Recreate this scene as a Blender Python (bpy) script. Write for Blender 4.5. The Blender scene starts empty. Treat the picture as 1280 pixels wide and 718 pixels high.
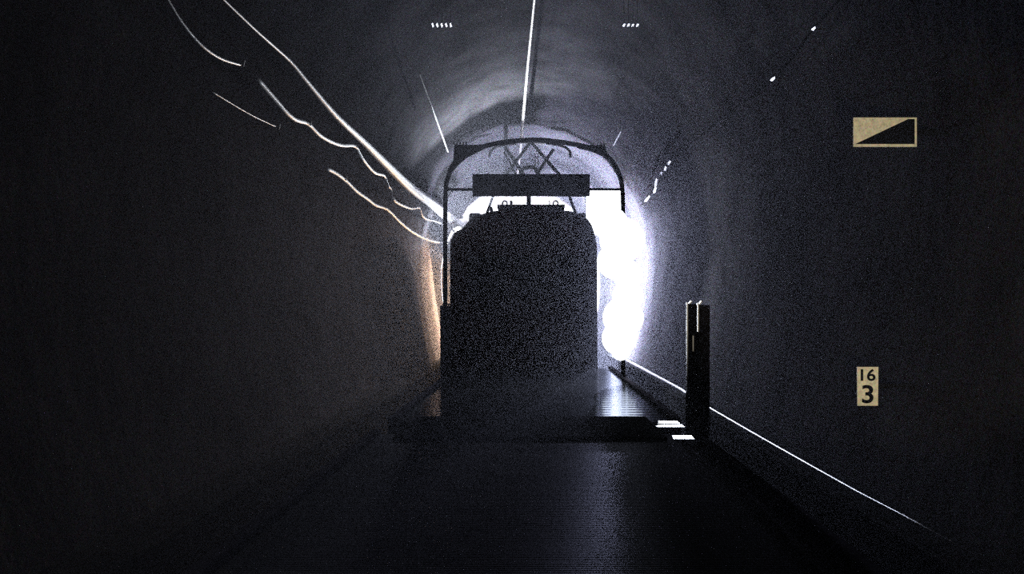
import bpy, bmesh, math, random
from mathutils import Vector, Matrix
random.seed(7)
sc = bpy.context.scene
COL = sc.collection
PI = math.pi

# ---------------------------------------------------------------- camera, world, lights, exposure
EYE = 1.17          # eye height above the wagon deck (deck top is z = 0)
FPX = 1100.0        # focal length in pixels of the 1280 px wide frame
VX, VY = 668.0, 385.0   # where the straight track vanishes

cam_d = bpy.data.cameras.new('camera')
cam_d.sensor_width = 36.0
cam_d.lens = 36.0 * FPX / 1280.0
cam_d.shift_x = -(VX - 640.0) / 1280.0
cam_d.shift_y = (VY - 359.0) / 1280.0
cam_d.clip_start = 0.05
cam_d.clip_end = 300
cam = bpy.data.objects.new('camera', cam_d)
cam.location = (0, 0, EYE)
cam.rotation_euler = (PI / 2, 0, 0)
COL.objects.link(cam)
sc.camera = cam

w = bpy.data.worlds.new('world'); sc.world = w
w.use_nodes = True
w.node_tree.nodes['Background'].inputs[0].default_value = (0.30, 0.28, 0.40, 1)
w.node_tree.nodes['Background'].inputs[1].default_value = 0.02

vs = sc.view_settings
vs.view_transform = 'Standard'; vs.look = 'None'; vs.gamma = 1.0; vs.use_curve_mapping = False
vs.exposure = 0.0
sc.cycles.use_denoising = False
sc.cycles.max_bounces = 5
sc.cycles.diffuse_bounces = 2
sc.cycles.volume_bounces = 0
sc.cycles.sample_clamp_indirect = 1.5
sc.cycles.sample_clamp_direct = 6.0
sc.cycles.caustics_reflective = False
sc.cycles.caustics_refractive = False

def at(px, py, Y):
    """a picture point of the photo at distance Y down the tunnel"""
    return Vector(((px - VX) / FPX * Y, Y, EYE - (py - VY) / FPX * Y))
def on_wall(px, py, lateral):
    """the point of the straight tunnel side (|x| = lateral) seen at px, py"""
    Y = lateral * FPX / abs(px - VX)
    return at(px, py, Y)

def light(name, kind, loc, power, color, size=0.1, target=None, angle=60, blend=0.5):
    d = bpy.data.lights.new(name, kind)
    d.energy = power; d.color = color
    if kind in ('POINT', 'SPOT'): d.shadow_soft_size = size
    if kind == 'SPOT': d.spot_size = math.radians(angle); d.spot_blend = blend
    o = bpy.data.objects.new(name, d); o.location = loc
    if target is not None:
        o.rotation_euler = (Vector(target) - Vector(loc)).to_track_quat('-Z', 'Y').to_euler()
    COL.objects.link(o)
    return o

COOL = (0.70, 0.75, 1.0)
GLARE_UP = at(783, 303, 23.0)       # light added at the right wall, upper part of the glare
GLARE_LOW = at(779, 405, 23.0)      # light added at the right wall, lower part of the glare
FILL_LEFT = at(573, 288, 24.0)     # light added at the left wall to brighten the cables
P_UP, P_LOW, P_LEFT = 12500, 11500, 10500
light('glare_beam_upper', 'POINT', GLARE_UP + Vector((-0.30, -0.25, 0)), P_UP, COOL, 0.10)
light('glare_beam_lower', 'POINT', GLARE_LOW + Vector((-0.25, -0.25, 0)), P_LOW, COOL, 0.10)
light('cable_fill_beam', 'SPOT', FILL_LEFT + Vector((0, -0.25, 0)), P_LEFT, (0.84, 0.89, 1.0), 0.08, (-2.35, 0, 3.5), 52, 0.6)
for dz, tz in ((GLARE_UP.z, 2.9), (GLARE_LOW.z, 0.8)):  # added spots that overexpose the right wall for the glare
    light('wall_wash_beam', 'SPOT', (1.85, 23.6, dz), 30000 if dz > 2 else 22000, COOL, 0.08, (2.8, 22.8, tz), 100, 0.8)
light('wall_wash_beam', 'SPOT', (1.50, 25.6, 3.0), 60000, COOL, 0.08, (2.3, 27.3, 3.4), 130, 0.8)  # another added spot, whitening the wall along the engine
# unseen warm light added behind the engine for the orange stretch of left wall
light('warm_fill_beam', 'SPOT', (-1.92, 25.5, 1.5), 18000, (1.0, 0.66, 0.42), 0.05, (-2.80, 24.5, 1.3), 90, 0.3)
# headlights of the engine, facing up the tunnel
for sx in (-0.95, 0.95):
    light('headlight_beam', 'SPOT', (sx, 29.6, 0.4), 420000, (0.92, 0.95, 1.0), 0.08, (sx * 1.1 - 0.6, 37, 2.4), 110, 0.5)
VAULT_FILL = (-0.95, 19.0, 3.34)
# light added above the engine roof to brighten the vault
light('vault_fill_beam', 'SPOT', VAULT_FILL, 7500, (0.84, 0.92, 1.0), 0.05, (-0.95, 16.6, 5.3), 92, 1.0)
# warm spot added near the camera to brighten the wall signs
light('sign_fill_beam', 'SPOT', (0.5, 0.3, 0.75), 700, (1.0, 0.86, 0.62), 0.04, (2.35, 6.0, 1.6), 30, 0.6)

# ---------------------------------------------------------------- materials
def mat(name, base, rough=0.6, metal=0.0, spec=0.5, noise=None, bump=None, emit=None, coat=0.0, speckle=None, wave=None):
    m = bpy.data.materials.new(name); m.use_nodes = True
    nt = m.node_tree; n = nt.nodes; L = nt.links
    b = n['Principled BSDF']
    b.inputs['Base Color'].default_value = (*base, 1)
    b.inputs['Roughness'].default_value = rough
    b.inputs['Metallic'].default_value = metal
    b.inputs['Specular IOR Level'].default_value = spec
    b.inputs['Coat Weight'].default_value = coat
    tc = n.new('ShaderNodeTexCoord')
    col_out = None
    if noise:
        sc_, amt = noise
        t = n.new('ShaderNodeTexNoise'); t.inputs['Scale'].default_value = sc_; t.inputs['Detail'].default_value = 6
        L.new(tc.outputs['Object'], t.inputs['Vector'])
        r = n.new('ShaderNodeValToRGB')
        r.color_ramp.elements[0].position = 0.3; r.color_ramp.elements[1].position = 0.7
        r.color_ramp.elements[0].color = (*[c * (1 - amt) for c in base], 1)
        r.color_ramp.elements[1].color = (*[min(1, c * (1 + amt)) for c in base], 1)
        L.new(t.outputs['Fac'], r.inputs['Fac']); col_out = r.outputs['Color']
    if speckle:
        sc_, amt = speckle          # coloured grains of the aggregate
        v = n.new('ShaderNodeTexVoronoi'); v.inputs['Scale'].default_value = sc_
        L.new(tc.outputs['Object'], v.inputs['Vector'])
        hs = n.new('ShaderNodeHueSaturation'); hs.inputs['Saturation'].default_value = 0.55; hs.inputs['Value'].default_value = 2.0
        L.new(v.outputs['Color'], hs.inputs['Color'])
        mx = n.new('ShaderNodeMix'); mx.data_type = 'RGBA'; mx.blend_type = 'MULTIPLY'
        mx.inputs[0].default_value = amt
        if col_out: L.new(col_out, mx.inputs[6])
        else: mx.inputs[6].default_value = (*base, 1)
        L.new(hs.outputs['Color'], mx.inputs[7])
        col_out = mx.outputs[2]
    if col_out: L.new(col_out, b.inputs['Base Color'])
    h = None
    if bump:
        sc_, st = bump
        t2 = n.new('ShaderNodeTexNoise'); t2.inputs['Scale'].default_value = sc_; t2.inputs['Detail'].default_value = 8
        L.new(tc.outputs['Object'], t2.inputs['Vector'])
        bp = n.new('ShaderNodeBump'); bp.inputs['Strength'].default_value = st; bp.inputs['Distance'].default_value = 0.05
        L.new(t2.outputs['Fac'], bp.inputs['Height']); h = bp.outputs['Normal']
    if wave:
        sc_, st = wave
        t3 = n.new('ShaderNodeTexWave'); t3.wave_type = 'BANDS'; t3.bands_direction = 'Y'
        t3.inputs['Scale'].default_value = sc_; t3.inputs['Distortion'].default_value = 0.6
        t3.inputs['Detail'].default_value = 2; t3.inputs['Detail Scale'].default_value = 3
        L.new(tc.outputs['Object'], t3.inputs['Vector'])
        bp2 = n.new('ShaderNodeBump'); bp2.inputs['Strength'].default_value = st; bp2.inputs['Distance'].default_value = 0.02
        L.new(t3.outputs['Fac'], bp2.inputs['Height'])
        if h: L.new(h, bp2.inputs['Normal'])
        h = bp2.outputs['Normal']
    if h: L.new(h, b.inputs['Normal'])
    if emit:
        b.inputs['Emission Color'].default_value = (*emit[0], 1)
        b.inputs['Emission Strength'].default_value = emit[1]
    return m

M = {}
M['rock'] = mat('sooty_tunnel_lining', (0.0105, 0.0098, 0.0108), 0.95, spec=0.0, noise=(1.3, 0.45), bump=(5, 0.22), speckle=(75, 0.9))
M['ballast'] = mat('dark_ballast', (0.010, 0.010, 0.011), 0.95, spec=0.0, noise=(9, 0.5), bump=(18, 1.0), speckle=(40, 0.7))
M['kerb'] = mat('walkway_concrete', (0.005, 0.005, 0.005), 0.95, spec=0.0, noise=(3, 0.4), bump=(10, 0.2), speckle=(70, 0.6))
M['deck'] = mat('worn_deck_steel', (0.030, 0.030, 0.033), 0.09, 1.0, wave=(1.3, 0.12), noise=(5, 0.3))
M['deck_near'] = mat('rusty_deck_steel', (0.005, 0.005, 0.0055), 0.5, 0.0, spec=0.0, wave=(3.2, 0.15), noise=(5, 0.3))
M['deck_dull'] = mat('dull_dark_steel', (0.005, 0.005, 0.0055), 0.9, 0.0, spec=0.0, noise=(12, 0.4))
M['dark_steel'] = mat('dark_painted_steel', (0.010, 0.009, 0.011), 0.8, 0.0, spec=0.0, noise=(9, 0.4))
M['bright_steel'] = mat('bright_worn_steel', (0.75, 0.76, 0.80), 0.28, 1.0, noise=(20, 0.15))
M['board'] = mat('black_board_paint', (0.012, 0.011, 0.014), 0.8, spec=0.0, noise=(14, 0.4))
M['cable'] = mat('pale_cable_sheath', (0.93, 0.93, 0.95), 0.4, 0.0, spec=1.0)
M['cable_dark'] = mat('black_cable_sheath', (0.006, 0.006, 0.006), 0.9, spec=0.0)
M['copper'] = mat('worn_contact_wire', (0.90, 0.86, 0.82), 0.30, 0.6, noise=(6, 0.1))
M['body'] = mat('engine_dark_red_paint', (0.030, 0.014, 0.018), 0.55, spec=0.3, noise=(3, 0.3))
M['roof'] = mat('engine_sooty_roof', (0.022, 0.021, 0.023), 0.8, spec=0.2, noise=(6, 0.4))
M['glass'] = mat('dark_cab_glass', (0.008, 0.009, 0.012), 0.12, spec=0.4)
M['rubber'] = mat('black_rubber', (0.012, 0.012, 0.012), 0.7)
M['grey'] = mat('grey_engine_frame', (0.03, 0.03, 0.032), 0.6, noise=(8, 0.3))
M['sign_white'] = mat('yellowed_sign_enamel', (0.78, 0.74, 0.58), 0.5, noise=(30, 0.22), speckle=(170, 0.35))
M['sign_black'] = mat('black_sign_enamel', (0.006, 0.006, 0.007), 0.8, spec=0.0)
M['rail'] = mat('rail_steel', (0.30, 0.27, 0.26), 0.35, 1.0)
M['lens'] = mat('headlamp_and_glare_lens', (0.9, 0.95, 1.0), 0.3, emit=((0.85, 0.92, 1.0), 40.0))  # engine headlamps, and the added glare lights and discs
M['lens_off'] = mat('unlit_lamp_lens', (0.05, 0.05, 0.05), 0.15)
M['insulator'] = mat('brown_insulator', (0.05, 0.025, 0.015), 0.3)

def worn_plate(name, dark, gloss, rough, wave_scale, wave_strength):
    m = mat(name, dark, 0.9, spec=0.0, wave=(wave_scale, wave_strength), noise=(5, 0.3))
    nt = m.node_tree; b = nt.nodes['Principled BSDF']
    g = nt.nodes.new('ShaderNodeBsdfGlossy'); g.inputs['Color'].default_value = (*gloss, 1); g.inputs['Roughness'].default_value = rough
    nt.links.new(b.inputs['Normal'].links[0].from_socket, g.inputs['Normal'])
    a = nt.nodes.new('ShaderNodeAddShader'); nt.links.new(b.outputs[0], a.inputs[0]); nt.links.new(g.outputs[0], a.inputs[1])
    nt.links.new(a.outputs[0], nt.nodes['Material Output'].inputs['Surface'])
    return m
M['deck'] = worn_plate('worn_deck_steel', (0.004, 0.004, 0.0045), (0.019, 0.020, 0.023), 0.11, 1.3, 0.15)
M['deck_near'] = worn_plate('rusty_deck_steel', (0.008, 0.0075, 0.008), (0.0018, 0.0018, 0.0022), 0.38, 11.0, 0.25)

# ---------------------------------------------------------------- mesh helpers
def link(name, bm, m, parent=None, smooth=False, bevel=0):
    me = bpy.data.meshes.new(name)
    bmesh.ops.recalc_face_normals(bm, faces=bm.faces)
    bm.to_mesh(me); bm.free()
    me.materials.append(m)
    if smooth:
        for p in me.polygons: p.use_smooth = True
    o = bpy.data.objects.new(name, me); COL.objects.link(o)
    if parent:
        o.parent = parent
        o.matrix_parent_inverse = Matrix.Translation(-Vector(root_loc(parent)))
    if bevel:
        b = o.modifiers.new('bevel', 'BEVEL'); b.width = bevel; b.segments = 2; b.limit_method = 'ANGLE'
    return o
def root_loc(p):
    v = Vector(p.location)
    while p.parent:
        # children sit at the world origin of the scene through their inverse, so only the root counts
        v = Vector((0, 0, 0)); p = p.parent
    return v
def thing(name, loc, label, cat, group=None):
    o = bpy.data.objects.new(name, None); COL.objects.link(o)
    o.location = loc; o.empty_display_size = 0.2
    return tag(o, label, cat, group)
def tag(o, label, cat, group=None):
    o['label'] = label; o['category'] = cat
    if group: o['group'] = group
    return o
def box(bm, x0, x1, y0, y1, z0, z1):
    v = [bm.verts.new((x, y, z)) for x in (x0, x1) for y in (y0, y1) for z in (z0, z1)]
    for f in ((0, 1, 3, 2), (4, 6, 7, 5), (0, 4, 5, 1), (2, 3, 7, 6), (0, 2, 6, 4), (1, 5, 7, 3)):
        bm.faces.new([v[i] for i in f])
    return bm
def tube(bm, pts, r, seg=8, cap=True):
    """tube along pts; r a number or one per point"""
    pts = [Vector(p) for p in pts]
    if not isinstance(r, (list, tuple)): r = [r] * len(pts)
    rings = []
    up = None
    for i, p in enumerate(pts):
        d = (pts[min(i + 1, len(pts) - 1)] - pts[max(i - 1, 0)]).normalized()
        if up is None:
            up = Vector((0, 0, 1)) if abs(d.z) < 0.9 else Vector((1, 0, 0))
        s = d.cross(up).normalized(); u = s.cross(d).normalized(); up = u
        rings.append([bm.verts.new(p + (s * math.cos(a) + u * math.sin(a)) * r[i])
                      for a in [2 * PI * k / seg for k in range(seg)]])
    for a, b in zip(rings, rings[1:]):
        for k in range(seg):
            bm.faces.new((a[k], a[(k + 1) % seg], b[(k + 1) % seg], b[k]))
    if cap:
        bm.faces.new(rings[0][::-1]); bm.faces.new(rings[-1])
    return bm
def prism(bm, outline, y0, y1, top=None):
    """outline in x,z extruded from y0 to y1"""
    a = [bm.verts.new((x, y0, z)) for x, z in outline]
    b = [bm.verts.new((x, y1, z)) for x, z in (top or outline)]
    bm.faces.new(a[::-1]); bm.faces.new(b)
    n = len(a)
    for k in range(n): bm.faces.new((a[k], a[(k + 1) % n], b[(k + 1) % n], b[k]))
    return bm
def bar(bm, path, wx, wy):
    """rectangular bar following a path in the x,z plane"""
    pts = [Vector(p) for p in path]; rings = []
    for i, p in enumerate(pts):
        d = (pts[min(i + 1, len(pts) - 1)] - pts[max(i - 1, 0)]).normalized()
        s = Vector((-d.z, 0, d.x))
        h = Vector((0, 1, 0))
        rings.append([bm.verts.new(p + s * a * wx / 2 + h * b * wy / 2) for a, b in ((-1, -1), (1, -1), (1, 1), (-1, 1))])
    for a, b in zip(rings, rings[1:]):
        for k in range(4): bm.faces.new((a[k], a[(k + 1) % 4], b[(k + 1) % 4], b[k]))
    bm.faces.new(rings[0][::-1]); bm.faces.new(rings[-1])
    return bm
B = bmesh.new
LEG_UP, LEG_LOW = at(775, 307, 14.30), at(778, 406, 14.30)
def facet(name, q, hw, hd, lamp, par=None, th=0.012, outline=None):
    """small polished plate tilted so an added light glints off it to the camera"""
    n_ = ((Vector((0, 0, EYE)) - q).normalized() + (lamp - q).normalized()).normalized()
    rt = Vector((1, 0, 0)); rt = (rt - n_ * rt.dot(n_)).normalized(); fw = n_.cross(rt).normalized()
    bm = B(); v = []
    if outline:          # corners given where the plate's edges are seen
        eye = Vector((0, 0, EYE))
        for dz in (-th, 0):
            for px, py in outline:
                d = at(px, py, 10.0) - eye
                v.append(bm.verts.new(eye + d * ((q - eye).dot(n_) / d.dot(n_)) + n_ * dz))
    else:
      pass
    for dz in (-th, 0):
        for a_, b_ in ((-1, -1), (1, -1), (1, 1), (-1, 1)):
            if not outline: v.append(bm.verts.new(q + n_ * dz + rt * a_ * hw + fw * b_ * hd))
    m_ = len(v) // 2
    bm.faces.new(v[:m_]); bm.faces.new(v[m_:])
    for k in range(m_): bm.faces.new((v[k], v[(k + 1) % m_], v[m_ + (k + 1) % m_], v[m_ + k]))
    return link(name, bm, M['bright_steel'], par)
def smooth_path(pts, n=6):
    """Catmull-Rom through the points"""
    P = [Vector(p) for p in pts]; P = [P[0]] + P + [P[-1]]; out = []
    for i in range(1, len(P) - 2):
        for k in range(n):
            t = k / n
            a, b, c, d = P[i - 1], P[i], P[i + 1], P[i + 2]
            out.append(0.5 * ((2 * b) + (c - a) * t + (2 * a - 5 * b + 4 * c - d) * t * t + (3 * b - a - 3 * c + d) * t ** 3))
    out.append(P[-2])
    return out

# ---------------------------------------------------------------- the tunnel
CURVE0, RAD = 20.0, 120.0
def bend(Y): return -((Y - CURVE0) ** 2) / (2 * RAD) if Y > CURVE0 else 0.0
GROUND = -1.10
PROF = [(2.42, -0.12), (2.52, 0.3), (2.62, 0.8), (2.72, 1.4), (2.78, 2.0), (2.78, 2.6), (2.68, 3.2), (2.50, 3.75)]
VAULT = [(2.50, 3.75), (2.22, 4.3), (1.85, 4.78), (1.35, 5.2), (0.75, 5.48), (0.0, 5.58)]
VAULT = VAULT + [(-x, z) for x, z in VAULT[-2::-1]]
YS = [-6 + 1.0 * k for k in range(26)] + [20 + 1.2 * k for k in range(1, 42)]
def sweep(name, prof, m, smooth=True):
    bm = B(); rows = []
    for Y in YS:
        c = bend(Y)
        rows.append([bm.verts.new((x + c, Y, z)) for x, z in prof])
    for a, b in zip(rows, rows[1:]):
        for k in range(len(prof) - 1): bm.faces.new((a[k], a[k + 1], b[k + 1], b[k]))
    o = link(name, bm, m, smooth=smooth); o['kind'] = 'structure'
    return o
sweep('wall_right', PROF, M['rock'])
sweep('wall_left', [(-x, z) for x, z in PROF], M['rock'])
sweep('ceiling', VAULT, M['rock'])
sweep('floor', [(2.06, GROUND), (0, GROUND), (-2.06, GROUND)], M['ballast'])
sweep('trim_1', [(-2.6, -0.12), (-2.06, -0.12), (-2.06, GROUND)], M['kerb'], False)
sweep('trim_2', [(2.6, -0.12), (2.06, -0.12), (2.06, GROUND)], M['kerb'], False)
# tunnel closed behind the viewer and far round the bend
bm = B(); e = [(x, z) for x, z in PROF] + VAULT[1:-1] + [(-x, z) for x, z in PROF[::-1]] + [(-2.5, GROUND), (2.5, GROUND)]
for Y in (YS[-1],):
    bm.faces.new([bm.verts.new((x + bend(Y), Y, z)) for x, z in e])
link('wall_far', bm, M['rock'])['kind'] = 'structure'
# rib added on the left wall to shade it before the warm lit stretch
bm = B()
o1 = [(-x, z) for x, z in PROF[:6]]; i1 = [(-x + k_, z) for (x, z), k_ in zip(PROF[:6], (.30, .30, .30, .30, .26, .0))]
a = [bm.verts.new((x, 17.6, z)) for x, z in i1]; b = [bm.verts.new((x, 18.2, z)) for x, z in i1]
c = [bm.verts.new((x - 0.02, 18.2, z)) for x, z in o1]; d = [bm.verts.new((x - 0.02, 17.6, z)) for x, z in o1]
for k in range(len(a) - 1):
    bm.faces.new((a[k], a[k + 1], b[k + 1], b[k])); bm.faces.new((b[k], b[k + 1], c[k + 1], c[k])); bm.faces.new((d[k], d[k + 1], a[k + 1], a[k]))
link('trim_3', bm, M['rock'])['kind'] = 'structure'

# ---------------------------------------------------------------- rails
for s, lab in ((-1, 'steel running rail under the left wheels of the wagons'), (1, 'steel running rail under the right wheels of the wagons')):
    bm = B(); prof = [(-0.06, 0), (0.06, 0), (0.06, 0.015), (0.012, 0.03), (0.012, 0.10), (0.035, 0.11), (0.035, 0.145), (-0.035, 0.145), (-0.035, 0.11), (-0.012, 0.10), (-0.012, 0.03), (-0.06, 0.015)]
    rows = [[bm.verts.new((x + s * 0.72 + bend(Y), Y, GROUND + z)) for x, z in prof] for Y in YS]
    for a, b in zip(rows, rows[1:]):
        for k in range(len(prof)): bm.faces.new((a[k], a[(k + 1) % 12], b[(k + 1) % 12], b[k]))
    tag(link('rail', bm, M['rail']), lab, 'rail')
RAILTOP = GROUND + 0.145

# ---------------------------------------------------------------- car-carrying wagons
def wheelset(parent, Y):
    bm = B()
    tube(bm, [(-0.85, Y, RAILTOP + 0.33), (0.85, Y, RAILTOP + 0.33)], 0.06, 12)
    for s in (-1, 1):
        tube(bm, [(s * 0.69, Y, RAILTOP + 0.33), (s * 0.79, Y, RAILTOP + 0.33)], 0.33, 28)
    link('wheelset', bm, M['grey'], parent)
def hoop_path(Y, dx=0.0):
    pts = [(553.5, 470), (553.5, 380), (553.5, 300), (554, 240), (557, 222), (564, 205), (575, 194), (592, 186), (615, 180), (640, 176.5), (664, 175),
           (688, 176.5), (712, 180), (735, 185), (752, 193), (764, 204), (771.5, 220), (775, 240), (776, 300), (776, 380), (776, 470)]
    out = []
    for px, py in pts:
        p = at(px, py, 14.47); p.x += 0.04; p.y = Y; out.append(p)
    out[0].z = 0; out[-1].z = 0
    return out
def wagon(Y0, Y1, hoopY, label, far):
    t = thing('car_transport_wagon', (0, (Y0 + Y1) / 2, GROUND), label, 'wagon')
    bm = B(); box(bm, -1.42, 1.42, Y0, Y1, -0.10, 0.0)
    link('deck', bm, M['deck'] if far else M['deck_near'], t)
    for s in (-1, 1):
        bm = B(); box(bm, s * 1.42 if s > 0 else -1.50, 1.50 if s > 0 else -1.42, Y0, Y1, -0.32, 0.05)
        link('side_sill', bm, M['dark_steel'], t, bevel=0.01)
    bm = B(); box(bm, -0.9, -0.75, Y0 + .2, Y1 - .2, -0.45, -0.10); box(bm, 0.75, 0.9, Y0 + .2, Y1 - .2, -0.45, -0.10)
    link('underframe', bm, M['grey'], t)
    for Yw in (Y0 + 1.2, Y1 - 1.2): wheelset(t, Yw)
    path = smooth_path(hoop_path(hoopY), 3)
    h = None
    if far:
        bm = B(); bar(bm, path, 0.062, 0.10)
        h = link('arch_frame', bm, M['dark_steel'], t)
    # lower thick posts
    for s in (-1, 1):
        if s < 0 and not far: continue  # nothing stands on the near wagon's left side
        if s > 0 and far: continue      # the right leg runs down to the deck without a thick foot
        x = path[0].x if s < 0 else path[-1].x
        zt = EYE + 0.035
        if s > 0 and not far:
            bm = B(); box(bm, x - 0.085, x - 0.005, hoopY - .06, hoopY + .06, 0, zt); box(bm, x + 0.012, x + 0.115, hoopY - .05, hoopY + .07, 0, zt - 0.01)
        else:
            bm = B(); box(bm, x - 0.075, x + 0.085, hoopY - .07, hoopY + .07, 0, zt)
        p = link('post', bm, M['dark_steel'], t, bevel=0.006)
        if s > 0 and not far:
            def flange(xf, za, zb):  # slanted strip added so the post edge shows as lit
                bm = B(); v = [bm.verts.new(c_) for c_ in ((xf, hoopY - .07, za), (xf + .028, hoopY + .13, za), (xf + .034, hoopY + .13, za), (xf + .012, hoopY - .07, za))]
                v += [bm.verts.new((q_.co.x, q_.co.y, zb)) for q_ in v]
                bm.faces.new(v[:4]); bm.faces.new(v[4:])
                for k in range(4): bm.faces.new((v[k], v[(k + 1) % 4], v[4 + (k + 1) % 4], v[4 + k]))
                return bm
            link('lit_edge_strip', flange(x - 0.098, 0.42, zt + .012), M['bright_steel'], p)['label'] = 'bright steel strip angled for the lit post edge'
            link('lit_edge_strip', flange(x + 0.000, zt - .25, zt + .008), M['bright_steel'], p)['label'] = 'bright steel strip angled for the lit post edge'
            for xa, xb in ((x - 0.085, x - 0.04), (x + 0.012, x + 0.05)):
                facet('cap_plate', Vector(((xa + xb) / 2, hoopY, zt + .012)), (xb - xa) / 2, 0.035, LEG_UP, p)  # tilted to put a glint on the post top
            bm = B(); box(bm, x - 0.045, x - 0.035, hoopY - .075, hoopY - .06, 0.78, 0.92)
            link('latch', bm, M['bright_steel'], p)
    if not far: return t, path
    # corner plates in the upper corners of the arch
    for pl in ([(565, 181.5), (612, 181.5), (596, 189), (580, 197), (570, 206), (563, 214)], [(714, 182), (753, 182), (757, 196), (748, 194), (735, 189), (722, 186)]):
        w_ = [(at(px, py, 14.47).x + 0.04, at(px, py, 14.47).z) for px, py in pl]
        bm = B(); prism(bm, w_, hoopY - 0.04, hoopY + 0.04)
        link('corner_plate', bm, M['dark_steel'], h)
    # bolts standing on the corner plates
    for px, py in [(567.5 + 3.8 * k, 179) for k in range(5)] + [(742 + 4.4 * k, 180) for k in range(4)]:
        q = at(px, py, hoopY)
        bm = B(); tube(bm, [q - Vector((0, 0, 0.03)), q + Vector((0.004, 0, 0.022))], 0.012, 6)
        link('bolt', bm, M['bright_steel'], h)
    return t, path
near_wagon, _ = wagon(-4.0, 8.15, 7.95, 'near flat car-carrying wagon with the bright-edged post on its right side', False)
far_wagon, path = wagon(9.0, 16.9, 14.47, 'far flat car-carrying wagon with dark steel arch and black cross board before the engine', True)
# cross bar and board of the far arch
bm = B(); bar(bm, [at(555, 237, 14.47) , at(776, 237, 14.47)], 0.040, 0.05)
link('cross_bar', bm, M['dark_steel'], far_wagon)
p0, p1 = at(591, 218.5, 14.40), at(737, 246, 14.40)
bm = B(); box(bm, p0.x, p1.x, 14.32, 14.40, p1.z, p0.z)
bd = link('cross_board', bm, M['board'], far_wagon, bevel=0.008)
bm = B(); q = at(661, 246, 14.45); box(bm, q.x - 0.038, q.x + 0.038, 14.42, 14.48, q.z - 0.17, q.z + 0.1)
link('board_stem', bm, M['dark_steel'], far_wagon)
# small brackets on the left post
bm = B(); q = at(560, 381, 14.4); box(bm, q.x - 0.09, q.x + 0.03, 14.38, 14.43, q.z - 0.012, q.z + 0.012)
link('hook', bm, M['dark_steel'], far_wagon)
# bridge plate between the wagons, its stud and the side treads
bm = B()
prism(bm, [(-1.25, 0.004), (1.17, 0.004), (1.17, 0.03), (-1.25, 0.03)], 7.75, 9.25)
br = tag(link('bridge_plate', bm, M['deck_dull'], bevel=0.004), 'dull black bridge plate laid across the gap between the wagon decks', 'bridge plate')
q = at(755.5, 539, 8.2)
st = facet('stud', q, 0, 0, LEG_LOW, br, 0.006, [(751, 541.5), (760, 541.5), (760, 536.5), (751, 536.5)]); st['label'] = 'small polished square stud, tilted to glint'
def tread(o, par):
    px, py = sum(p[0] for p in o) / 4, sum(p[1] for p in o) / 4
    Y = (EYE - 0.02) * FPX / (py - VY)
    return facet('side_tread', at(px, py, Y), 0, 0, LEG_LOW, par, 0.006, o)  # glint shaped in: tilted towards the light, outlined to look level
tread([(816, 529.5), (850, 529.5), (846, 526.5), (813, 526.5)], far_wagon)
tread([(820, 534), (856, 534), (852, 531), (817.5, 531)], far_wagon)
tread([(831, 549), (868, 549), (864, 544.5), (828, 544.5)], near_wagon)

# ---------------------------------------------------------------- the electric engine
EY = 18.0
eng = thing('electric_locomotive', (0, 23.5, RAILTOP), 'dark electric locomotive seen end-on, black against the glare behind it', 'locomotive')
outl = [(562, 476), (562, 302), (567, 290), (577, 284), (586, 274), (600, 267), (613, 263), (640, 260), (668, 259.5), (695, 260), (716, 263),
        (727, 267), (736, 273), (741, 281), (745, 294), (747, 310), (747, 476)]
def W(px, py, Y=EY): p = at(px, py, Y); return (p.x, p.z)
end = [W(*p) for p in outl]
full = end
bm = B()
# end face slightly raked above the window line
y_low, y_up = EY - 0.0, EY + 0.22
ys = [y_low if z < 1.6 else y_low + (y_up - y_low) * min(1, (z - 1.6) / 1.2) for x, z in end]
def eng_shell(bm):
    a = [bm.verts.new((x, yy, z)) for (x, z), yy in zip(end, ys)]
    b = [bm.verts.new((x, 29.4 - (yy - y_low), z)) for (x, z), yy in zip(end, ys)]
    n = len(a)
    for k in range(n): bm.faces.new((a[k], a[(k + 1) % n], b[(k + 1) % n], b[k]))
    for r in (a, b):
        for k in range(1, n // 2): # strips joining left and right outline points
            l0, l1, r0, r1 = r[k - 1], r[k], r[n - k], r[n - 1 - k]
            fs = []
            for v in (l0, l1, r1, r0):
                if v not in fs: fs.append(v)
            if len(fs) >= 3: bm.faces.new(fs)
eng_shell(bm)
body = link('body', bm, M['body'], eng)
# cab end windows, door line, lamps, handrails
def face_y(z): return y_low if z < 1.6 else y_low + (y_up - y_low) * min(1, (z - 1.6) / 1.2)
for x0, x1 in ((-1.35, -0.55), (-0.42, 0.30), (0.42, 0.98)):
    z0, z1 = 1.45, 2.25
    bm = B()
    v = [bm.verts.new((x, face_y(z) - d_, z)) for d_ in (0.015, -0.03) for x, z in ((x0, z0), (x1, z0), (x1, z1), (x0, z1))]
    bm.faces.new(v[:4]); bm.faces.new(v[4:])
    for k in range(4): bm.faces.new((v[k], v[(k + 1) % 4], v[4 + (k + 1) % 4], v[4 + k]))
    f = link('cab_window', bm, M['rubber'], eng)
    bm = B(); bx = 0.05
    v = [bm.verts.new((x, face_y(z) - d_, z)) for d_ in (0.022, 0.014) for x, z in ((x0 + bx, z0 + bx), (x1 - bx, z0 + bx), (x1 - bx, z1 - bx), (x0 + bx, z1 - bx))]
    bm.faces.new(v[:4]); bm.faces.new(v[4:])
    for k in range(4): bm.faces.new((v[k], v[(k + 1) % 4], v[4 + (k + 1) % 4], v[4 + k]))
    link('pane', bm, M['glass'], f)
    bm = B(); tube(bm, [((x0 + x1) / 2, face_y(z0) - 0.045, z0 - 0.03), ((x0 + x1) / 2 + 0.12, face_y(1.9) - 0.04, 1.9)], 0.008, 6)
    link('wiper', bm, M['rubber'], f)
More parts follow.
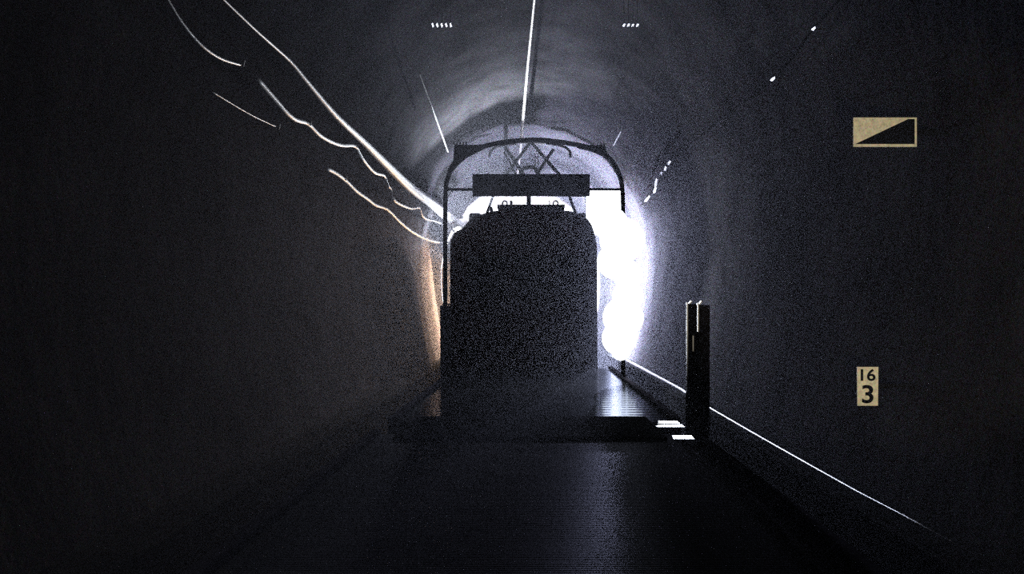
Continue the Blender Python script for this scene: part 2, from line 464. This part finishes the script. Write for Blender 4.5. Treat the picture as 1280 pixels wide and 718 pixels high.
for x, z in ((-1.30, 0.25), (0.85, 0.25), (-0.23, 2.75)):
    bm = B(); y = face_y(z); tube(bm, [(x, y + 0.05, z), (x, y - 0.09, z)], 0.13, 20)
    l_ = link('end_lamp', bm, M['grey'], eng)
    bm = B(); tube(bm, [(x, y - 0.088, z), (x, y - 0.10, z)], 0.105, 20)
    link('lens', bm, M['lens_off'], l_)
    bm = B(); tube(bm, [(x, 29.35 - (y - y_low), z), (x, 29.5 - (y - y_low), z)], 0.13, 20)
    l_ = link('end_lamp', bm, M['grey'], eng)
    bm = B(); tube(bm, [(x, 29.49 - (y - y_low), z), (x, 29.51 - (y - y_low), z)], 0.105, 20)
    link('lens', bm, M['lens'], l_)['label'] = 'lit white lens facing up the tunnel'
for x in (-1.52, 1.10):
    bm = B(); tube(bm, [(x, EY, 0.4), (x, EY - 0.06, 0.42), (x, EY - 0.06, 1.3), (x, EY, 1.32)], 0.014, 8)
    link('handrail', bm, M['grey'], eng)
# buffer beam, buffers, coupling, plough, frame, wheels
cx = (end[0][0] + end[-1][0]) / 2
bm = B(); box(bm, cx - 1.3, cx + 1.3, EY - 0.08, EY + 0.1, -0.45, -0.05)
link('buffer_beam', bm, M['grey'], eng, bevel=0.01)
for s in (-0.85, 0.85):
    bm = B(); tube(bm, [(cx + s, EY - 0.05, -0.22), (cx + s, EY - 0.40, -0.22)], 0.075, 16); tube(bm, [(cx + s, EY - 0.40, -0.22), (cx + s, EY - 0.44, -0.22)], 0.19, 24)
    link('buffer', bm, M['grey'], eng, smooth=False)
bm = B(); tube(bm, [(cx, EY - 0.05, -0.25), (cx, EY - 0.3, -0.27), (cx, EY - 0.34, -0.45)], 0.035, 8)
link('coupling_hook', bm, M['grey'], eng)
bm = B(); box(bm, cx - 1.2, cx + 1.2, EY + 0.3, 29.1, -0.60, -0.2)
link('frame', bm, M['grey'], eng)
for Yw in (20.0, 22.2, 25.4, 27.6):
    bm = B(); tube(bm, [(-0.8 + bend(Yw), Yw, RAILTOP + 0.5), (0.8 + bend(Yw), Yw, RAILTOP + 0.5)], 0.07, 10)
    for s in (-1, 1): tube(bm, [(s * 0.69 + bend(Yw), Yw, RAILTOP + 0.5), (s * 0.79 + bend(Yw), Yw, RAILTOP + 0.5)], 0.49, 28)
    link('wheelset', bm, M['grey'], eng)
# roof edge boxes and roof fittings
for (px0, px1, pyt, pyb, Y0, Y1) in ((586, 601, 266, 276, 19.2, 21.0), (569, 579, 288, 296, 18.9, 20.5), (722, 733, 266, 276, 19.2, 21.0)):
    bm = B(); a = W(px0, pyt, Y0); b = W(px1, pyb + 6, Y0); box(bm, a[0], b[0], Y0, Y1, b[1], a[1])
    link('roof_box', bm, M['roof'], eng, bevel=0.05)
for (px0, px1, pyt, Y0, Y1) in ((625, 648, 259, 19.3, 21.5), (650, 676, 257.5, 21.8, 23.4), (672, 698, 258.2, 19.3, 21.2)):
    bm = B(); a = W(px0, pyt, Y0); b = W(px1, 266, Y0); box(bm, a[0], b[0], Y0, Y1, b[1] - 0.1, a[1])
    link('roof_cover', bm, M['roof'], eng, bevel=0.03)
for px, py in ((631, 254.5), (694.5, 254.5)):
    bm = B(); c_ = at(px, py, 19.8); pts = [c_ + Vector((math.cos(a) * 0.052, 0, math.sin(a) * 0.058)) for a in [2 * PI * k / 18 for k in range(19)]]
    tube(bm, pts, 0.022, 6); tube(bm, [c_ - Vector((0, 0, 0.05)), c_ - Vector((0, 0, 0.2))], 0.02, 6)
    link('lifting_eye', bm, M['roof'], eng)
bm = B(); c_ = at(639, 251, 19.8); tube(bm, [c_, c_ - Vector((0, 0, 0.22))], 0.032, 8); link('whistle', bm, M['roof'], eng)
bm = B(); c_ = at(686, 250.5, 19.8); tube(bm, [c_, c_ + Vector((0.02, 0, -0.05)), c_ + Vector((0.0, 0, -0.22))], 0.018, 6); link('whistle', bm, M['roof'], eng)
bm = B(); q = Vector(VAULT_FILL); tube(bm, [q + Vector((.03, .14, -.12)), q + Vector((.02, .06, -.06)), q + Vector((0.005, .01, -.01))], [.02, .035, .04], 16); tube(bm, [q + Vector((.03, .14, -.1)), q + Vector((.03, .14, -.35))], .015, 6)
link('vault_fill_housing', bm, M['roof'], eng)  # housing made up for the added vault light
# pantograph: two crossed frames up to the head
PY = 20.4
def a_(px, py, dy=0): return at(px, py, PY + dy)
bm = B(); q = a_(664, 262, 0); box(bm, q.x - 0.75, q.x + 0.75, PY - 0.9, PY + 0.9, q.z - 0.06, q.z + 0.01)
pan = link('pantograph', bm, M['dark_steel'], eng)
for tri in ([(609, 266, -1.0), (616, 246, -0.4), (619, 236, 0)], [(719, 266, -1.0), (712, 246, -0.4), (709, 236, 0)]):
    bm = B(); tube(bm, [a_(*p) for p in tri], 0.032, 8); link('lower_arm', bm, M['dark_steel'], pan)
for pts, r in (([(619, 236), (663, 178)], .036), ([(709, 230), (664, 178)], .038)):
    bm = B(); tube(bm, [a_(px, py) for px, py in pts], r, 8); link('upper_arm', bm, M['dark_steel'], pan)
for pts, r in (([(631, 184), (640, 196), (656, 221)], .046), ([(692, 187), (684, 198), (670, 220)], .040), ([(630, 190), (636, 200), (645, 218)], .020)):
    bm = B(); tube(bm, [at(px, py, PY + 0.9) for px, py in pts], r, 8); link('cross_arm', bm, M['dark_steel'], pan)
bm = B(); tube(bm, smooth_path([at(px, py, PY + .3) for px, py in ((650, 220), (652, 213), (660, 209), (668, 210), (674, 220))], 4), 0.042, 8)
link('spring_arch', bm, M['dark_steel'], pan)
for pts in ([(612, 197), (613, 190), (620, 184), (632, 181), (646, 179)], [(713, 197), (712.5, 190), (706, 184), (695, 181), (682, 179)]):
    bm = B(); tube(bm, smooth_path([a_(px, py, .4) for px, py in pts], 4), 0.030, 8); link('head_horn', bm, M['dark_steel'], pan)
bm = B(); p0, p1 = a_(646, 179, .4), a_(682, 179, .4); box(bm, p0.x, p1.x, PY + .35, PY + .45, p0.z - .015, p0.z + .015)
link('contact_strip', bm, M['bright_steel'], pan)
bm = B(); tube(bm, [a_(669, 192, .5), a_(669, 216, .5)], 0.018, 8); tube(bm, [a_(672.5, 192, .5), a_(672.5, 216, .5)], 0.012, 8); link('pull_rod', bm, M['bright_steel'], pan)

# ---------------------------------------------------------------- overhead wires
def wire(name, pts, r, m, label, cat='wire'):
    bm = B(); tube(bm, pts, r, 8); return tag(link(name, bm, m, smooth=True), label, cat)
zc = at(652, 170, 20.4).z
wire('contact_wire', [at(672, -60, (zc - EYE) * FPX / (VY + 60)), at(668, 0, (zc - EYE) * FPX / VY), at(660, 80, (zc - EYE) * FPX / (VY - 80)),
     at(652, 170, (zc - EYE) * FPX / (VY - 170)), (bend(28) - .3, 28, zc), (bend(36), 36, zc)], [.012, .016, .022, .036, .036, .036], M['copper'], 'bright overhead contact wire running down to the engine pantograph')
wire('stay_wire', [at(524, 92, 12.5), at(542, 140, 14.0), at(560, 190, 16.5)], 0.012, M['cable'], 'thin faint stay wire slanting above the left arch corner')
wire('stay_wire', [at(779, 158, 15.8), at(767, 182, 17.5)], 0.012, M['cable'], 'short thin stay wire above the right arch corner')

# ---------------------------------------------------------------- cables on the left wall
LAT = 2.45
def lw(px, py): return on_wall(px, py, LAT)
pts = [(250, -30), (280, 0), (322, 40), (362, 76), (382, 100), (420, 145), (455, 178), (480, 203), (510, 232), (535, 251), (560, 271), (580, 287), (592, 294)]
rad = [.007, .008, .010, .014, .020, .030, .042, .058, .080, .105, .14, .17, .19]  # radii grow with distance, glare bloom put into the cable shape
rr = []
for i in range(len(pts) - 1):
    for k in range(4): rr.append(rad[i] + (rad[i + 1] - rad[i]) * k / 4)
rr.append(rad[-1])
wire('power_cable', smooth_path([on_wall(*p, 2.32) for p in pts], 4), rr, M['cable'], 'thickest and highest pale power cable along the left wall, widened towards the engine for the glare bloom', 'cable')
wire('signal_cable', smooth_path([lw(*p) for p in ((205, -8), (225, 25), (245, 50), (262, 65), (280, 75), (300, 81))], 4), .010, M['cable'],
     'sagging pale cable end at the upper left, below the thick cable', 'cable')
wire('signal_cable', smooth_path([lw(*p) for p in ((318, 95), (345, 126), (358, 141), (370, 150), (385, 155), (398, 168), (413, 177), (428, 182), (444, 183), (452, 197), (462, 210), (470, 217), (480, 220),
     (485, 232), (489, 238), (492, 250), (503, 257), (515, 261), (524, 260), (528, 270), (535, 275), (550, 279), (570, 290))], 3), .021, M['cable'],
     'pale cable hanging in scallops just under the thick cable', 'cable')
wire('signal_cable', smooth_path([lw(*p) for p in ((408, 211), (420, 217), (433, 227), (445, 239), (458, 248), (470, 257), (484, 262), (500, 278), (515, 290), (530, 298), (545, 303), (560, 303), (575, 300))], 3), .021, M['cable'],
     'lowest pale cable on the left wall, ending behind the arch leg', 'cable')
wire('signal_cable', smooth_path([lw(*p) for p in ((262, 113), (290, 130), (318, 146), (346, 159))], 3), .005, M['cable'], 'short thin dim cable left of the hanging cables', 'cable')
k = 0
for (px, py, lab) in ((300, 80, 'at the end of the upper left cable'), (444, 183, 'where the scalloped cable peaks sharply'), (385, 155, 'at the first bend of the scalloped cable'),
                 (524, 262, 'nearest the arch leg on the scalloped cable'), (345, 159, 'at the end of the thin dim cable'),
                 (430, 224, 'at the start of the lowest cable'), (484, 262, 'halfway down the lowest cable')):
    p = lw(px, py); bm = B()
    tube(bm, [p + Vector((-0.32, 0, 0.02)), p + Vector((-0.03, 0, 0.02)), p + Vector((0.03, 0, -0.015)), p + Vector((0.035, 0, 0.03))], 0.009, 6)
    tag(link('cable_hook', bm, M['grey']), 'small steel cable hook ' + lab, 'hook')
for px, py, lab in ((511, 239, 'small pale wire clip just under the thick cable, left of the arch'), (543, 267, 'small pale wire clip under the thick cable, close to the arch leg')):
    p = lw(px, py); bm = B()
    tube(bm, [p + Vector((-0.3, 0, 0)), p + Vector((0.04, 0, 0)), p, p - Vector((0, 0, 0.12))], 0.012, 6)
    tag(link('wire_clip', bm, M['cable']), lab, 'clip')

# ---------------------------------------------------------------- right wall: rail line, cable clamps, signs
prof = [(780, 449), (800, 459.5), (850, 486.5), (890, 512), (940, 541), (1000, 575), (1070, 614), (1130, 645), (1280, 728)]
ptsR = [on_wall(px, py, 2.12) for px, py in prof]
wire('wall_pipe', ptsR, [.035, .03, .022, .012, .011, .010, .008, .005, .004], M['bright_steel'], 'long thin metal pipe along the foot of the right wall, bright near the glare', 'pipe')
cab = [(1090, -45), (1017, 36), (967, 99), (900, 150), (837, 204), (828, 218), (822, 232), (812, 245), (800, 258)]
wire('trough_cable', smooth_path([on_wall(px, py, 2.44) for px, py in cab], 4), .010, M['cable_dark'], 'black cable high on the right wall carrying shiny clamps', 'cable')
for px, py, dx, dy, r, lab in ((1017, 36, 2.5, -2, .007, 'shiny clamp highest on the right wall cable'), (966, 99, 3, -2.4, .006, 'second shiny clamp from the top on the right wall cable'),
                      (836, 204, 2.5, -2.5, .026, 'brightest shiny clamp at the top of the broken row above the glare'), (831.5, 211, 1, -3, .022, 'shiny clamp second in the row above the glare'),
                      (826.5, 217, 1, -2, .014, 'tiny shiny clamp midway in the row above the glare'), (820, 229, 1.2, -6, .016, 'long shiny clamp in the row above the glare'),
                      (818.5, 238, 1.5, -4, .014, 'slim shiny clamp low in the row above the glare'),
                      (809, 249, 3.5, -4, .024, 'lowest large shiny clamp above the glare')):
    c = on_wall(px, py, 2.33); t = thing('cable_clamp', c, lab, 'clamp')
    h_ = max(1.6, r * 60)
    L2 = math.hypot(dx, dy); ux, uy = dx / L2, dy / L2; L2 = max(L2, 2.2)
    facet('jaw', c, 0, 0, GLARE_UP, t, 0.01, [(px + ux * L2 * a_ - uy * h_ * b_, py + uy * L2 * a_ + ux * h_ * b_) for a_, b_ in ((-1, -.5), (-.2, -1), (1, -.7), (.8, .6), (-.6, 1))])
    bm = B(); tube(bm, [c + Vector((0.012, 0.01, 0)), c + Vector((0.12, 0.01, 0))], 0.006, 5); link('stem', bm, M['grey'], t)

# gradient plate: white upper left, black lower right triangle
SY = 6.0
t = thing('gradient_sign', at(1107, 165, SY), 'rectangular wall plate split diagonally into pale upper and black lower triangle', 'sign')
def px_poly(bm, pts, Y0, Y1): prism(bm, [(at(x, y, SY).x, at(x, y, SY).z) for x, y in pts], Y0, Y1); return bm
bm = px_poly(B(), [(1067, 147), (1146, 147), (1146, 183.5), (1067, 183.5)], SY, SY + 0.012); link('plate', bm, M['sign_white'], t)
bm = px_poly(B(), [(1069, 180.2), (1135, 149), (1143.2, 149), (1143.2, 180.2)], SY - 0.003, SY); link('black_triangle', bm, M['sign_black'], t)
bm = B(); q = at(1107, 165, SY); box(bm, q.x - 0.02, q.x + 0.45, SY + 0.015, SY + 0.04, q.z - 0.02, q.z + 0.02); link('bracket', bm, M['cable_dark'], t)

t = thing('distance_sign', at(1085, 483, SY), 'small upright pale plate with black figures 16 over 3 low on the right wall', 'sign')
bm = px_poly(B(), [(1071.5, 459), (1098, 459), (1097.5, 507.5), (1072, 507.5)], SY, SY + 0.01); link('plate', bm, M['sign_white'], t)
bm = B(); q = at(1085, 483, SY); box(bm, q.x - 0.02, q.x + 0.42, SY + 0.012, SY + 0.035, q.z - 0.015, q.z + 0.015); link('bracket', bm, M['cable_dark'], t)
def text(s, cxp, cyp, hpx, wscale, parent):
    cu = bpy.data.curves.new('figures', 'FONT'); cu.body = s; cu.align_x = 'CENTER'; cu.align_y = 'CENTER'
    cu.size = 1.0; cu.extrude = 0.01; cu.offset = 0.02
    tmp = bpy.data.objects.new('tmp', cu)
    COL.objects.link(tmp); bpy.context.view_layer.update()
    me = bpy.data.meshes.new_from_object(tmp.evaluated_get(bpy.context.evaluated_depsgraph_get()))
    bpy.data.objects.remove(tmp)
    xs = [v.co.x for v in me.vertices]; ys2 = [v.co.y for v in me.vertices]
    hgt = hpx / FPX * SY; k = hgt / (max(ys2) - min(ys2)); mx, my = (max(xs) + min(xs)) / 2, (max(ys2) + min(ys2)) / 2
    c = at(cxp, cyp, SY)
    for v in me.vertices:
        x, y, z = v.co; v.co = (c.x + (x - mx) * k * wscale, SY - 0.002 - z * 0.1, c.z + (y - my) * k)
    me.materials.clear(); me.materials.append(M['sign_black'])
    o = bpy.data.objects.new('figures', me); COL.objects.link(o); o.parent = parent
    o.matrix_parent_inverse = Matrix.Translation(-Vector(parent.location))
text('16', 1085, 469, 15, 1.15, t); text('3', 1084.5, 493, 23, 1.15, t)

# tilted tabs added for two short rows of reflections under the vault
for px0, n, side in ((541, 5, 'left'), (780, 4, 'right')):
    for k in range(n):
        q = at(px0 + 5.6 * k, 31.5, 11.5)
        a = thing('glint_tab', q, 'tiny tilted steel tab added for a glint in the %s row high under the vault' % side, 'tab', 'steel tabs of the %s row' % side)
        facet('plate', q, 0.012, 0.07, GLARE_UP, a, 0.004)
        bm = B(); tube(bm, [q + Vector((0, .006, 0)), q + Vector((0, 0.006, 1.0))], 0.003, 5); link('stem', bm, M['cable_dark'], a)

# ---------------------------------------------------------------- added lights and glare discs
def add_light(loc, r, label, side):  # builds an added light with lens, housing and bracket
    t = thing('added_light', loc, label, 'lamp', None)
    bm = B(); tube(bm, [loc + Vector((0, 0.22, 0)), loc + Vector((0, 0.10, 0)), loc], [r * .5, r * .9, r * 1.08], 24); link('housing', bm, M['grey'], t)
    bm = B(); tube(bm, [loc + Vector((0, -0.002, 0)), loc - Vector((0, 0.03, 0)), loc - Vector((0, 0.05, 0))], [r, r * .85, r * .4], 24); link('lens', bm, M['lens'], t)
    bm = B(); tube(bm, [loc + Vector((0, .18, 0)), loc + Vector((side * 0.18, .18, 0))], 0.03, 8); link('bracket', bm, M['cable_dark'], t)
GLARE_TOP = at(754.5, 266, 22.0)  # lit panel added to fill the white glare beside the engine roof
t = thing('added_light', GLARE_TOP, 'rectangular lit panel added for the white glare between the engine roof and the top of the right arch leg', 'lamp')
p_ = GLARE_TOP; bm = B(); box(bm, p_.x - .45, p_.x + .45, 22.0, 22.16, p_.z - .56, p_.z + .56); link('housing', bm, M['grey'], t, bevel=0.02)
bm = B(); box(bm, p_.x - .43, p_.x + .43, 21.97, 21.999, p_.z - .54, p_.z + .54); link('lens', bm, M['lens'], t)
bm = B(); tube(bm, [p_ + Vector((.3, .1, 0)), p_ + Vector((.5, .1, 0))], 0.03, 8); link('bracket', bm, M['cable_dark'], t)
add_light(GLARE_UP, 0.16, 'upper small light added for the glare at the right wall behind the arch leg', 1)
add_light(GLARE_LOW, 0.14, 'lower small light added for the glare at the right wall behind the arch leg', 1)
add_light(FILL_LEFT + Vector((0, 0, 0)), 0.10, 'white light added to brighten the cables, where the thick cable meets the engine shoulder', -1)

for which, discs in (('upper', ((764, 281, 22), (778, 300, 29), (769, 327, 23), (785, 344, 19))), ('lower', ((785, 371, 20), (779, 397, 26), (774, 423, 22), (776, 440, 11)))):  # glowing discs added to stand for lens glare
    c = LEG_UP if which == 'upper' else LEG_LOW
    t = thing('glare_cluster', c, which + ' cluster of glowing white discs added for the glare on the right leg of the dark arch', 'lamp')
    for k, (px, py, rp) in enumerate(discs):
        L_ = at(px, py, 14.30 - 0.012 * k); r_ = rp / FPX * 14.3
        bm = B(); tube(bm, [L_ + Vector((0, 0.10, 0)), L_ + Vector((0, 0.05, 0)), L_], [r_ * .5, r_ * .9, r_ * 1.0], 28); hs_ = link('housing', bm, M['grey'], t)
        bm = B(); tube(bm, [L_ - Vector((0, 0.002, 0)), L_ - Vector((0, 0.02, 0)), L_ - Vector((0, 0.04, 0))], [r_ * .98, r_ * .88, r_ * .5], 28); link('lens', bm, M['lens'], hs_)
    bm = B(); box(bm, c.x - 0.05, c.x + 0.05, 14.36, 14.42, c.z - 0.45, c.z + 0.35); link('bracket', bm, M['cable_dark'], t)

# ---------------------------------------------------------------- dusty haze filling the tunnel
def haze(name, Y0, Y1, density, label):
    m = bpy.data.materials.new(name); m.use_nodes = True; nt = m.node_tree
    nt.nodes.remove(nt.nodes['Principled BSDF'])
    v = nt.nodes.new('ShaderNodeVolumeScatter'); v.inputs['Density'].default_value = density; v.inputs['Anisotropy'].default_value = 0.5
    v.inputs['Color'].default_value = (0.86, 0.88, 1, 1)
    nt.links.new(v.outputs[0], nt.nodes['Material Output'].inputs['Volume'])
    bm = B(); box(bm, -2.95, 2.95, Y0, Y1, GROUND - 0.05, 5.7)
    hz = link(name, bm, m)
    hz['kind'] = 'stuff'; hz['label'] = label; hz['category'] = 'haze'
haze('dust_haze', 21.4, 34.0, 0.016, 'bluish dusty haze around and beyond the engine')
haze('thin_haze', 0.5, 21.39, 0.0010, 'very thin haze in the tunnel air over the wagons')
